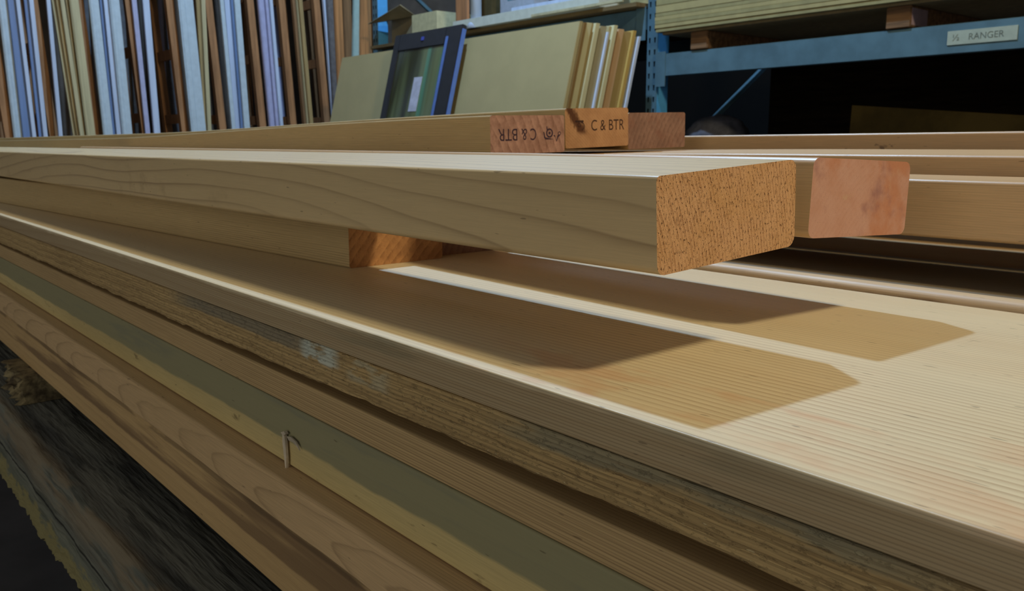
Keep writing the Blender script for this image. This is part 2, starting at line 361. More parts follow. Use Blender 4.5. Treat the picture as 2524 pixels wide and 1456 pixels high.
def rag_block(x, label, y0=.168, ragged=True):
    bm = bmesh.new(); n = 16; nx = 14; nz_ = 8
    g = {}
    Lx, Ly, Lz = .10, .66, .0325
    def P(i, j, k):
        X, Y, Z = Lx * i / nx, Ly * (j / n) ** 1.8, Lz * k / nz_
        e = (1 - min(1, Y / .05)) if ragged else 0
        Y += e * (.010 * (1 - sn(X * 150, Z * 330)) + .007 * random.random())
        X += e * .004 * sn(Y * 90, Z * 200)
        return Vector((X, Y, Z))
    def V(i, j, k):
        if (i, j, k) not in g: g[(i, j, k)] = bm.verts.new(P(i, j, k))
        return g[(i, j, k)]
    for i in range(nx):
        for j in range(n):
            bm.faces.new((V(i, j, 0), V(i, j+1, 0), V(i+1, j+1, 0), V(i+1, j, 0))); bm.faces.new((V(i, j, nz_), V(i+1, j, nz_), V(i+1, j+1, nz_), V(i, j+1, nz_)))
    for i in range(nx):
        for k in range(nz_):
            bm.faces.new((V(i, 0, k), V(i+1, 0, k), V(i+1, 0, k+1), V(i, 0, k+1))); bm.faces.new((V(i, n, k), V(i, n, k+1), V(i+1, n, k+1), V(i+1, n, k)))
    for j in range(n):
        for k in range(nz_):
            bm.faces.new((V(0, j, k), V(0, j, k+1), V(0, j+1, k+1), V(0, j+1, k))); bm.faces.new((V(nx, j, k), V(nx, j+1, k), V(nx, j+1, k+1), V(nx, j, k+1)))
    bmesh.ops.recalc_face_normals(bm, faces=bm.faces)
    me = bpy.data.meshes.new('spacer_block'); bm.to_mesh(me); bm.free()
    o = link('spacer_block', me, m_rag); o.location = (x, y0, .7093); return tag(o, label, 'block')
rag_block(-1.19, 'frayed pale end of the spacer block between weathered timber and pile')
rag_block(.30, 'spacer block between timber and pile at the near end', .20, False)
rag_block(-3.2, 'spacer block between timber and pile at the far end', .20, False)
# rear bearer and trestle stands that carry the pile, standing on the floor
bw2 = board('weathered_timber', 4.6, .19, .088, .005, m_weather, m_weather); bw2.location = (.62, .64, .6205)
tag(bw2, 'rear weathered timber hidden behind the mossy one under the pile', 'timber')
def trestle(x, label):
    e = empty('trestle', (x, .45, 0), label, 'trestle')
    MB().box((-.06, -.22, .53), (.06, .40, .6155)).build('crossbeam', m_6, e)
    for sy in (-.16, .34):
        for sx in (-1, 1):
            MB().bar((sx * .04, sy, .53), (sx * .17, sy, 0.0), (0, 1, 0), .09, .038).build('leg', m_6, e)
    MB().bar((0, -.16, .22), (0, .34, .22), (1, 0, 0), .2, .03).build('stretcher', m_6, e)
trestle(-3.4, 'wooden trestle under the far end of the pile')
trestle(.45, 'wooden trestle under the near end of the pile')

# ------------------------------------------------------------------ 2x4 timbers
sideA = wood('timber_cathedral', (210, 186, 144), (112, 78, 50), (-.050, -.022), (-.070, .0), .0090, .95, .034, 21, .42, blot=.2, vary=(184, 158, 112), power=8, fib=.05, spec=1.0,
             stains_and_shade=[((150, 122, 84), .35, None, (-.01, .004), None, (14, 3, 20), .62, 5)])
endA = endgrain('timber_end_orange', (226, 176, 132), (146, 94, 56), (-.105, -.018), .0021, .75, .006, 2, .75, blotc=(200, 148, 88), power=1.2, bump=.9)
sideP = wood('timber_straight', (208, 172, 128), (160, 116, 76), (.3, .25), (0, 0), .0009, .35, .01, 23, .42, spec=1.0, blot=.2, vary=(186, 146, 100))
sideC = wood('timber_olive', (198, 174, 130), (150, 118, 74), (.3, -.3), (0, 0), .0014, .4, .008, 25, .5, edge=(.0018, .22), blot=.2)
endC = endgrain('timber_end_striped', (200, 146, 96), (112, 68, 42), (.26, -.20), .0058, .65, .006, 5, .3, power=1.3)
endD = endgrain('timber_end_pink', (208, 160, 144), (170, 114, 98), (.3, -.3), .0025, .15, .02, 7, .12, blotc=(190, 130, 102),
                mott=[((196, 128, 94), 22, .47, .75), ((146, 96, 98), 26, .56, .7), ((206, 174, 142), 60, .60, .5), ((112, 74, 62), 110, .64, .6)], bump=.25)
endH = endgrain('timber_end_mauve', (188, 146, 132), (112, 74, 62), (-.22, -.11), .0088, .75, .008, 9, .2, mott=[((226, 170, 156), 70, .58, .4)], power=1.0)
endI = endgrain('timber_end_honey', (196, 150, 112), (146, 100, 68), (-.15, -.20), .0027, .45, .006, 12, .15, power=1.5,
                mott=[((216, 182, 136), 80, .66, .7)], streak=((74, 36, 18), .0285, (.80, .58), .0075, .92, .012))
endJ = endgrain('timber_end_rust', (158, 122, 108), (94, 66, 60), (.30, -.14), .0062, .6, .012, 14, .25, mott=[((138, 92, 78), 50, .5, .4)], power=1.2)
endx = endgrain('timber_end_plain', (206, 152, 96), (150, 96, 54), seed=31)
TG = 'smooth timbers laid along the top of the pile'
def timber(side, end, L, w, h, loc, yaw, pitch, roll, label, r=.003, droop=0, d0=0, warp=None, group=TG, r4=None):
    wf = (lambda x, y, z: Vector((x, y, z - droop * (lambda u: u * u * (3 - 2 * u))(min(1, max(0, (-x - d0) / 1.3)))))) if droop else warp
    o = board('timber', L, w, h, r4 or r, side, end, warp=wf)
    place(o, loc, yaw, pitch, roll); return tag(o, label, 'timber', group)
A = timber(sideA, endA, 3.9, .0914, .038, (-.2178, .2515, .9506), 0.0002, .0013, .0586, 'nearest pale timber with a rough bright orange sawn end', r4=(.004, .0022, .004, .005))
D = timber(sideP, endD, 1.55, .0887, .0384, (-.2303, .3734, .9559), -.034, .002, -.037, 'timber with a smooth pink rounded end beside the orange-ended timber', r=.0045)
E_ = timber(sideP, endx, 4.3, .0889, .036, (.55, .545, .943), 0, 0, 0, 'timber passing behind the pink-ended timber, running out of view at right')
sideG = wood('timber_knotty', (208, 172, 128), (160, 116, 76), (.3, .25), (0, 0), .0009, .35, .01, 29, .42, spec=1.0, blot=.2, vary=(186, 146, 100),
             stains_and_shade=[((84, 52, 30), .8, (-.965, -.85), (-.01, .003), (.014, .034), (55, 30, 90), .56, 4)])
F1 = timber(sideP, endx, 4.3, .0889, .0385, (.50, .650, .9550), 0, -.001, .02, 'timber with a pale top edge, second behind the pink-ended timber', droop=.016, d0=.9)
F2 = timber(sideP, endx, 4.3, .0889, .0385, (.45, .7445, .9565), 0, -.001, .02, 'timber with a pale top edge, third behind the pink-ended timber', droop=.016, d0=.9)
G_ = timber(sideG, endx, 4.3, .0889, .038, (.45, .862, .9765), 0, -.003, .01, 'farthest timber of the pile with small brown knots, beside the rust-ended timber')
H_ = timber(sideC, endH, 3.2, .0946, .0363, (-.6541, .5143, .9908), -.001, -.0, .024, 'mauve striped timber end stamped with upside-down letters', r=.0025, droop=.014)
I_ = timber(sideC, endI, 3.2, .0940, .0405, (-.6658, .6212, .9961), .0029, -.0, .0362, 'honey coloured timber end stamped with upright letters and dark streak', r=.0028, droop=.012)
J_ = timber(sideC, endJ, 3.2, .0954, .0394, (-.6682, .7173, .9951), -.0064, .0, .0291, 'unstamped rust-brown timber end, right of the stamped ones', r=.0025, droop=.012)
C1 = timber(sideC, endC, 1.9, .0857, .038, (-.5595, .309, .9116), .0571, 0, 0, 'short timber wedged beneath the orange-ended timber, dark striped end', r=.0018)
C2 = timber(sideP, endJ, 1.9, .0889, .0400, (-.578, .4005, .9116), .050, 0, 0, 'shaded timber end deep below the gap between two top timbers', r=.0018)
C3 = timber(sideP, endx, 3.0, .0889, .0262, (-.66, .57, .9165), .02, 0, 0, 'shaded timber under the third timber, well behind the front ones', r=.0018)
C4 = timber(sideP, endx, 3.0, .0850, .0600, (-.70, .865, .9082), .0, 0, 0, 'thick shaded timber under the farthest knotty timber of the pile', r=.0018)
C5 = timber(sideP, endx, 3.0, .0889, .0280, (-.70, .70, .9082), .0, 0, 0, 'shaded timber under the pale-topped timbers of the pile', r=.0018)

# ink stamps
ink = plain('stamp_ink', (46, 36, 40), .8, .1, nz=.4, sc=(900, 900, 900), col2=(84, 60, 50))
inkb = plain('stamp_ink_blue', (44, 40, 66), .8, .1, nz=.4, sc=(900, 900, 900), col2=(84, 62, 66))
def text_mesh(txt, height, width, extrude=0.0):
    cu = bpy.data.curves.new('t', 'FONT'); cu.body = txt; cu.size = 1; cu.extrude = 0
    ob = bpy.data.objects.new('t', cu); COL.objects.link(ob)
    dg = bpy.context.evaluated_depsgraph_get(); me = bpy.data.meshes.new_from_object(ob.evaluated_get(dg))
    bpy.data.objects.remove(ob); bpy.data.curves.remove(cu)
    xs = [v.co.x for v in me.vertices]; ys = [v.co.y for v in me.vertices]
    x0, x1, y0, y1 = min(xs), max(xs), min(ys), max(ys)
    for v in me.vertices: v.co = Vector(((v.co.x - x0) / (x1 - x0) * width, (v.co.y - y0) / (y1 - y0) * height, 0))
    return me
def stamp(parent, txt, y0, z0, width, height, mat, flip=False, name='grade_stamp'):
    me = text_mesh(txt, height, width)
    for v in me.vertices:
        a, b = v.co.x, v.co.y
        if flip: a, b = width - a, height - b
        v.co = Vector((.00012, y0 + a, z0 + b))
    return link(name, me, mat, parent)
def ring_mark(mb, cy, cz, r0, r1, a0=0, a1=2 * math.pi, n=24, x=.00012):
    for i in range(n):
        t0 = a0 + (a1 - a0) * i / n; t1 = a0 + (a1 - a0) * (i + 1) / n
        P = [(x, cy + r0 * math.cos(t0), cz + r0 * math.sin(t0)), (x, cy + r1 * math.cos(t0), cz + r1 * math.sin(t0)), (x, cy + r1 * math.cos(t1), cz + r1 * math.sin(t1)), (x, cy + r0 * math.cos(t1), cz + r0 * math.sin(t1))]
        mb.bm.faces.new([mb.bm.verts.new(p) for p in P])
def poly(mb, pts, x=.00012): mb.bm.faces.new([mb.bm.verts.new((x, a, b)) for a, b in pts])
stamp(I_, 'C & BTR', .0375, .0172, .0500, .0112, ink)
m = MB(); poly(m, [(.0137, .0262), (.0262, .0262), (.0262, .0282), (.0145, .0282)])
ring_mark(m, .0235, .0222, .0032, .0042, -1.6, 1.8); ring_mark(m, .0200, .0235, .0016, .0024)
m.build('stamp_emblem', ink, I_)
stamp(H_, 'BTR', .0094, .0125, .0235, .0112, inkb, True)
stamp(H_, 'C &', .0380, .0125, .0190, .0112, inkb, True)
m = MB(); ring_mark(m, .0745, .0190, .0030, .0046); ring_mark(m, .0745, .0190, 0.0, .0014, n=12)
poly(m, [(.0665, .0200), (.0675, .0205), (.0690, .0150), (.0800, .0128), (.0690, .0128), (.0672, .0148)])
poly(m, [(.0705, .0255), (.0715, .0255), (.0722, .0222), (.0706, .0222)])
poly(m, [(.0795, .0165), (.0815, .0172), (.0836, .0118), (.0852, .0165), (.0880, .0172), (.0885, .0160), (.0862, .0150), (.0838, .0100), (.0822, .0148)])
ring_mark(m, .0878, .0185, .0012, .0020, 0, 2 * math.pi, 14)
m.build('stamp_emblem', inkb, H_)

# ------------------------------------------------------------------ blue pallet rack
blue = plain('rack_blue', (92, 124, 140), .5, .4, nz=.18, sc=(9, 9, 9), col2=(80, 108, 122))
blue_lit = plain('rack_blue_lit', (96, 184, 255), .4, .5, nz=.1, sc=(9, 9, 9))  # light on the post side faces is put into this brighter blue
slotm = plain('rack_slot_dark', (20, 26, 30), .9, .1)
rack = empty('pallet_rack', (-2.64, 3.0, 0), 'blue steel pallet rack with loaded beams along the back', 'storage rack')
RO = Vector((-2.64, 3.0, 0))
def rpart(mb, name, mats, parent=None):
    o = mb.build(name, mats, parent or rack); o.location = -RO if parent is None else (0, 0, 0); return o
def post(x, y, front=True):
    m = MB(); s = -1 if front else 1
    m.box((x - .030, y, 0), (x + .030, y + .003, 3.4)); m.box((x - .030, y + .003, 0), (x - .027, y + .075, 3.4)); m.box((x + .027, y + .003, 0), (x + .030, y + .075, 3.4), 2)
    m.box((x - .027, y + .072, 0), (x - .012, y + .075, 3.4)); m.box((x + .012, y + .072, 0), (x + .027, y + .075, 3.4))
    m.box((x - .055, y - .01, 0), (x + .055, y + .09, .006))
    if front:
        z = .08
        while z < 3.3:
            for dx in (-.015, .015):
                m.prism([(x + dx - .005, y - .0008, z + .012), (x + dx - .003, y - .0008, z - .010), (x + dx + .003, y - .0008, z - .010), (x + dx + .005, y - .0008, z + .012)], (0, .0007, 0), 1)
            z += .0508
    return rpart(m, 'post', [blue, slotm, blue_lit])
for px_ in (-5.00, -2.664, -.25):
    post(px_, 3.0); post(px_, 4.0, False)
def beam(x0, x1, z0, z1, y, lab=None):
    m = MB(); m.box((x0, y, z0), (x1, y + .045, z1)); m.box((x0, y + .018, z1 - .001), (x1, y + .045, z1 + .004))
    b = rpart(m, 'beam', blue)
    for xa, s in ((x0, 1), (x1, -1)):
        m = MB(); m.box((min(xa, xa + s * .055) , y - .004, z0 - .045), (max(xa, xa + s * .055), y - .0005, z1 + .01))
        c_ = m.build('beam_connector', blue, b)
    return b
bR = beam(-2.632, -.29, 1.296, 1.388, 2.992); beam(-2.632, -.29, 1.296, 1.388, 4.03)
beam(-4.958, -2.697, 1.500, 1.588, 2.992); beam(-4.958, -2.697, 1.500, 1.588, 4.03)
for xx_ in (-5.0, -2.664, -.25):
    zc = .25
    for k in range(5):
        a, b_ = ((xx_, 3.07, zc), (xx_, 4.0, zc + .62)) if k % 2 == 1 else ((xx_, 4.0, zc), (xx_, 3.07, zc + .62))
        rpart(MB().bar(a, b_, (1, 0, 0), .02, .02), 'brace', blue); zc += .62
lab_m = plain('label_paper', (172, 182, 168), .7, nz=.06)
l0 = at_y(2335, 100, 2.991); l1 = at_y(2508, 85, 2.991)
lb = MB().box((l0.x, 2.9895, 1.322), (l1.x, 2.9915, 1.366)).build('shelf_label', lab_m, bR); tag(lb, 'pale handwritten label')
mk_ = plain('marker_ink', (112, 120, 110), .8)
for tx_, a_, w_ in (('½', .08, .10), ('RANGER', .32, .50)):
    me = text_mesh(tx_, .020, (l1.x - l0.x) * w_)
    for v in me.vertices: v.co = Vector((l0.x + (l1.x - l0.x) * a_ + v.co.x, 2.9890, 1.3345 + v.co.y))
    link('label_lettering', me, mk_, lb)

# goods on the right bay
mdf = plain('fibreboard', (178, 164, 116), .7, .3, nz=.06, sc=(20, 20, 20))
mdf2 = plain('fibreboard_dark', (162, 152, 108), .7, .3, nz=.08, sc=(20, 20, 20))
dun = plain('bearer_wood', (142, 106, 74), .7, .3, nz=.3, sc=(4, 60, 60), bump=.2)
for i, (a, b_, w_) in enumerate(((1701, 1737, 0), (2182, 2228, 0), (2750, 2800, 0))):
    p0 = at_y(a, 118 if i == 0 else 68, 2.985); p1 = at_y(b_, 118 if i == 0 else 68, 2.985)
    o = MB().box((p0.x, 2.985, 1.3925), (p0.x + .088, 4.15, 1.4645)).build('bearer', dun, bevel=.003)
    tag(o, ['brown wooden bearer on the blue beam, nearest the post', 'brown wooden bearer with pale torn side on the blue beam', 'wooden bearer on the beam beyond the right picture edge'][i], 'bearer', 'bearers under the fibreboard stack')
    if i == 1:
        MB().box((p0.x + .0885, 2.99, 1.40), (p0.x + .0895, 3.10, 1.456)).build('torn_wrapping', plain('wrap', (176, 150, 160), .5), o)
ordn = ['lowest', 'second lowest', 'third lowest', 'fourth lowest', 'fifth lowest', 'sixth lowest', 'seventh lowest', 'eighth lowest', 'ninth lowest', 'tenth lowest', 'topmost']
zz_ = 1.4655
under = MB().box((-2.585, 2.975, zz_), (-.30, 4.18, zz_ + .010)).build('sheet', plain('underlay_board', (150, 132, 96), .8)); zz_ += .0105
tag(under, 'dull brown protective sheet under the yellowish fibreboard stack', 'sheet')
for i in range(11):
    th = .0155 if i < 5 else .030
    dx = random.uniform(-.004, .004)
    o = MB().box((-2.612 + dx, 2.955 + random.uniform(-.002, .002), zz_), (-.28 + dx, 4.17, zz_ + th)).build('fibreboard_sheet', mdf if i % 2 else mdf2, bevel=.0012)
    tag(o, 'yellowish fibreboard sheet on the right bay, %s of the stack' % ordn[i], 'sheet', 'fibreboard sheets stacked on the beam'); zz_ += th + .0004
# dim things in the dark lower bay
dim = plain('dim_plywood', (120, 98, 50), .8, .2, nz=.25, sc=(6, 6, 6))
o = MB(); q0 = at_y(2078, 258, 3.35); q1 = at_y(2524, 290, 3.35)
o.hull8([(q0.x, 3.35, 0), (-.32, 3.35, 0), (-.32, 3.37, 0), (q0.x, 3.37, 0), (q0.x, 3.42, q0.z), (-.32, 3.42, 1.02), (-.32, 3.44, 1.02), (q0.x, 3.44, q0.z)])
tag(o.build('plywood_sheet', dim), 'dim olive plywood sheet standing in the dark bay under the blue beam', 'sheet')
for k, (xa, xb, y_, z_, hh) in enumerate(((-2.62, -.32, 3.62, 0, 1.02), (-2.60, -.34, 3.80, 1.025, .35))):
    o = MB().box((xa, y_, z_), (xb, 4.5 if k else 4.5, z_ + hh)).build('dark_box', plain('bay_shade_%s' % 'ab'[k], (42, 34, 24), .9, .1, nz=.4, sc=(5, 5, 40)), bevel=.004)  # added dark boxes, keep the bay black and cover the rear post
    tag(o, ['dark brown box added as shade filling the back of the lower bay', 'dark box added as shade on the big brown box, just under the stack'][k], 'crate')
# grey plastic bundle
bm = bmesh.new(); bmesh.ops.create_icosphere(bm, subdivisions=4, radius=1.0)
for v in bm.verts:
    k = 1 + .10 * sn(v.co.x * 4, v.co.y * 5, v.co.z * 6) + .04 * sn(v.co.x * 13, v.co.z * 15)
    v.co = Vector((v.co.x * .16 * k, v.co.y * .14 * k, max(-.9, v.co.z) * .13 * k))
me = bpy.data.meshes.new('plastic_bundle'); bm.to_mesh(me); bm.free()
for p in me.polygons: p.use_smooth = True
pb = at_y(1722, 338, 3.12); o = link('plastic_bundle', me, plain('grey_plastic', (96, 96, 108), .75, .2, nz=.3, sc=(14, 14, 14))); o.location = (pb.x + .02, 3.22, 1.0)
tag(o, 'crumpled grey plastic bundle in the dark bay beside the blue post', 'bundle')
o = MB().box((-2.56, 3.08, 0), (-2.05, 3.5, .885)).build('dark_box', plain('bundle_crate', (40, 34, 28), .9, .1), bevel=.004)
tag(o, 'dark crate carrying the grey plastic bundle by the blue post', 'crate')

# ------------------------------------------------------------------ leaning sheets in front of the left bay
LN = .088 / .345          # lean: y per metre of height
def lean_sheet(x0, x1, yb, th, z1, mat, label, name='panel', cat='panel', group='tan panels leaning together on the blue rack'):
    """yb = y of the front face at z=1.15"""
    f = lambda z: yb + (z - 1.15) * LN
    m = MB(); m.hull8([(x0, f(0), 0), (x1, f(0), 0), (x1, f(0) + th, 0), (x0, f(0) + th, 0), (x0, f(z1), z1), (x1, f(z1), z1), (x1, f(z1) + th, z1 - .0), (x0, f(z1) + th, z1)])
    o = m.build(name, mat, bevel=.0012); return tag(o, label, cat, group)
pm = {k: plain('panel_' + k, c_, .65, .35, nz=.03, sc=(8, 8, 8)) for k, c_ in dict(tan=(184, 168, 124), cream=(214, 206, 166), brown=(140, 108, 62), grey=(176, 166, 136), white=(206, 216, 240), pink=(206, 168, 128), gold=(196, 164, 92), olive=(120, 102, 44), tan2=(174, 150, 100)).items()}
seq = [('tan', .020, 0, 0), ('brown', .018, .006, -.004), ('cream', .034, .0, -.002), ('tan2', .018, -.01, 0), ('cream', .026, .002, 0), ('brown', .008, -.012, -.02), ('grey', .040, -.004, -.008),
       ('white', .013, .004, -.030), ('tan', .016, -.006, -.005), ('cream', .024, .006, 0), ('brown', .012, -.008, -.01), ('pink', .036, 0, -.012), ('tan2', .050, -.006, -.018), ('gold', .022, .004, -.012), ('olive', .012, -.01, -.03), ('white', .018, .008, -.035)]
ords = ['frontmost', 'second', 'third', 'fourth', 'fifth', 'sixth', 'seventh', 'eighth', 'ninth', 'tenth', 'eleventh', 'twelfth', 'thirteenth', 'fourteenth', 'fifteenth', 'rearmost']
yb = 2.45
for i, (k, th, dx, dz) in enumerate(seq):
    cn = dict(tan='tan', cream='cream', brown='brown', grey='greyish', white='bluish white', pink='pinkish', gold='golden', olive='olive', tan2='dull tan')[k]
    lab = 'large plain tan panel, frontmost of the leaning stack behind the black screen' if i == 0 else '%s panel edge, %s from the front of the leaning stack' % (cn, ords[i]) if i < 15 else 'bluish white panel, rearmost of the leaning stack beside the blue post'
    lean_sheet(-4.602 + (0 if i == 0 else random.uniform(.01, .05)), -2.642 + dx, yb, th - .0015, 1.492 + dz, pm[k], lab)
    yb += th
g_ = lean_sheet(-2.642 - .30, -2.642 + .0045, 2.5335 + .0, .0, 1.4, pm['tan'], 'x') if False else None

# black framed window leaning on the panels
FR = plain('window_frame_dark', (46, 45, 50), .45, .5, nz=.1)
edge_lit = plain('window_edge_highlight', (96, 126, 196), .35, .5, nz=.05)  # blue highlight on the dark frame, painted as a colour of its own
t = NT('dark_green_glass'); n = t.noise(t.co, (9, 0, .8), 2, .4, (3.4, 0, 0))
c = t.mix(t.rng(n, .40, .60), lin((58, 58, 34)), lin((110, 118, 80))); c = t.mix(t.rng(t.noise(t.co, (16, 0, .5), 1, .4, (7.7, 0, 0)), .55, .68, 0, .6), c, lin((96, 158, 128)))
GL = t.fin(c, .12, .6)
fy = lambda z: 2.395 + (z - 1.15) * LN
xL = at_y(943, 288, fy(1.15)).x; xR = at_y(1105, 283, fy(1.15)).x; zT = at_y(1060, 76, fy(1.55)).z
win = empty('framed_window', ((xL + xR) / 2, fy(0), 0), 'black framed glass window leaning in front of the tan panels', 'window pane')
win.rotation_euler = (-math.atan(LN), 0, 0)
hw = (xR - xL) / 2; HT = zT / math.cos(math.atan(LN)); fw_ = .085
def wpart(mb, name, mat, bevel=.003, par=None): return mb.build(name, mat, par or win, bevel=bevel)
wpart(MB().box((-hw, -.013, 0), (-hw + .05, .013, HT)), 'stile', FR)
st = wpart(MB().box((hw - .125, -.013, 0), (hw, .013, HT)), 'stile', FR)
wpart(MB().box((-hw + .05, -.013, HT - .085), (hw - .125, .013, HT)), 'top_rail', FR)
wpart(MB().box((-hw + .05, -.013, 0), (hw - .125, .013, .12)), 'bottom_rail', FR)
wpart(MB().box((-hw + .05, -.006, .12), (hw - .125, .006, HT - .085)), 'glass', GL, 0)
wpart(MB().box((hw - .112, -.019, .05), (hw - .096, -.0135, HT - .05)), 'bead_highlight', edge_lit, .001)
wpart(MB().box((hw + .0005, -.011, 0), (hw + .004, .011, HT - .02)), 'edge_highlight', edge_lit, .001)
tag(wpart(MB().box((-.045, -.008, HT - .40), (.025, -.0065, HT - .23)), 'sticker', plain('sticker_paper', (206, 206, 226), .6), 0), 'pale paper sticker on the glass')
wpart(MB().box((-.035, -.018, HT - .05), (-.015, -.0135, HT - .032)), 'maker_badge', plain('badge_blue', (74, 84, 180), .5), 0)

# ------------------------------------------------------------------ shelf goods of the left bay
brd = plain('shelf_board_brown', (134, 112, 78), .8, .2, nz=.2, sc=(3, 40, 40))
white = plain('white_moulding', (206, 212, 206), .5, .5, nz=.05)
whiteb = plain('white_blue_moulding', (196, 210, 238), .45, .5, nz=.08, sc=(30, 30, 2))
o = MB().box((-4.95, 2.93, 1.593), (-2.70, 4.06, 1.612)).build('shelf_board', brd, bevel=.002); tag(o, 'brown shelf board overhanging the left blue beam', 'shelf')
def lying(x0, x1, y0, y1, z0, z1, mat, label, name='moulding', yaw=0):
    o = MB().box((0, 0, 0), (x1 - x0, y1 - y0, z1 - z0)).build(name, mat, bevel=.002); o.location = (x0, y0, z0); o.rotation_euler = (0, 0, yaw)
    return tag(o, label, name.replace('_', ' '), 'white mouldings lying on the shelf' if name == 'moulding' else None)
lying(-4.02, -2.9, 2.90, 3.02, 1.6125, 1.662, white, 'wide white moulding at the front edge of the left shelf', yaw=.0)
lying(-3.35, -2.74, 2.885, 2.896, 1.6125, 1.626, plain('thin_lath', (196, 190, 160), .6), 'thin pale lath along the very front edge of the left shelf', 'lath')
lying(-3.95, -2.95, 3.04, 3.16, 1.6125, 1.682, white, 'white moulding behind the wide one on the left shelf')
lying(-3.70, -2.80, 3.05, 3.13, 1.683, 1.712, whiteb, 'slim bluish white moulding on top of the shelf pile')
lying(-3.20, -2.74, 3.18, 3.40, 1.6125, 1.70, plain('tan_offcut', (196, 178, 126), .6), 'tan offcut board at the right end of the left shelf', 'offcut')
card = plain('cardboard', (150, 138, 112), .85, .2, nz=.1, sc=(6, 6, 6)); cardd = plain('cardboard_dark', (96, 84, 54), .9, .2, nz=.25, sc=(6, 6, 6))
def carton(x0, x1, y0, y1, z0, h, mat, label, flaps=True, print_m=None):
    e = empty('cardboard_box', ((x0 + x1) / 2, y0, z0), label, 'box'); w_ = (x1 - x0) / 2; d_ = y1 - y0; th = .005
    m = MB(); m.box((-w_, 0, 0), (w_, th, h)); m.box((-w_, d_ - th, 0), (w_, d_, h)); m.box((-w_, th, 0), (-w_ + th, d_ - th, h)); m.box((w_ - th, th, 0), (w_, d_ - th, h)); m.box((-w_ + th, th, 0), (w_ - th, d_ - th, th))
    m.build('box_body', mat, e)
    if flaps:
        MB().hull8([(-w_, -.005, h), (w_, -.005, h), (w_, 0, h), (-w_, 0, h), (-w_ * 1.3, -.15, h - .03), (w_ * 1.05, -.12, h + .05), (w_ * 1.05, -.115, h + .055), (-w_ * 1.3, -.145, h - .025)]).build('flap', mat, e)
        MB().hull8([(-w_, 0, h), (-w_, d_, h), (-w_ - .004, d_, h), (-w_ - .004, 0, h), (-w_ - .10, -.02, h + .06), (-w_ - .10, d_, h + .05), (-w_ - .104, d_, h + .05), (-w_ - .104, -.02, h + .06)]).build('flap', mat, e)
    else:
        MB().box((-w_, 0, h), (w_, d_, h + .004)).build('flap', mat, e)
    if print_m: MB().box((-w_ * .55, -.001, h * .52), (w_ * .75, -.0002, h * .66)).build('printed_band', print_m, e)
    return e
carton(-4.90, -4.62, 3.06, 3.42, 1.6125, .16, card, 'open dusty cardboard box with spread flaps at the shelf corner')
carton(-4.56, -4.30, 2.99, 3.25, 1.6125, .145, plain('cream_carton', (204, 198, 160), .7, nz=.1), 'small closed cream box on the left shelf', False)
carton(-4.24, -4.06, 3.2, 3.5, 1.6125, .30, cardd, 'dark cardboard box behind the standing orange board', False)
carton(-3.99, -3.70, 3.21, 3.5, 1.6125, .34, plain('white_carton', (170, 178, 194), .6, nz=.08), 'white box with a teal printed band on the shelf', False, plain('teal_print', (92, 140, 160), .6))
o = MB().box((-4.17, 3.03, 1.6125), (-4.08, 3.06, 2.2)).build('offcut', plain('orange_offcut', (196, 136, 92), .6, nz=.2, sc=(30, 30, 2)), bevel=.002); tag(o, 'upright orange-brown offcut on the shelf between the boxes', 'offcut')
o = MB().tube((-3.86, 2.94, 1.6125), (-3.86, 2.94, 2.3), .028, 16).tube((-3.86, 2.94, 1.6125), (-3.86, 2.94, 1.66), .06, 16, r2=.03).build('plastic_pipe', whiteb); tag(o, 'upright white pipe with flared foot at the shelf front', 'pipe')
carton(-3.68, -3.36, 3.3, 3.6, 1.6125, .30, plain('brown_carton', (92, 76, 56), .85, nz=.2), 'dark brown box behind the lying white mouldings', False)

# ------------------------------------------------------------------ moulding rack on the left wall
XR = -5.25
oak = plain('rack_wood', (176, 128, 88), .65, .3, nz=.25, sc=(40, 40, 4), col2=(140, 100, 68))
mr = empty('moulding_rack', (XR, 1.8, 0), 'tall wooden rack with ladder-like dividers full of mouldings', 'storage rack')
MO = Vector((XR, 1.8, 0))
zr2 = at_x(334, 289, XR).z; zr1 = at_x(334, 125, XR).z; dzr = zr1 - zr2
pxs = [8, 118, 228, 348, 446, 540, 640, 716, 800, 905]
for i, p_ in enumerate(pxs):
    yv = at_x(p_, 240, XR).y
    d = MB().box((-.02, -.021, 0), (.02, .021, 3.3)).build('divider', oak, mr); d.location = Vector((XR, yv, 0)) - MO; d.rotation_euler = (.06, 0, 0); d.location.y += .06 * 1.2
    tag(d, None)
    MB().box((-.30, -.021, 0), (-.26, .021, 3.3)).build('rear_post', oak, d)
    k = -3
    while zr2 + k * dzr < 3.2:
        MB().box((-.259, -.016, zr2 + k * dzr - .027), (-.021, .016, zr2 + k * dzr + .027)).build('rung', oak, d); k += 1
MB().box((-.34, -1.55, 0), (.06, 1.30, .06)).build('base_plinth', oak, mr)
MB().box((-.34, -1.6, 3.3), (.03, 1.4, 3.34)).build('top_board', oak, mr)
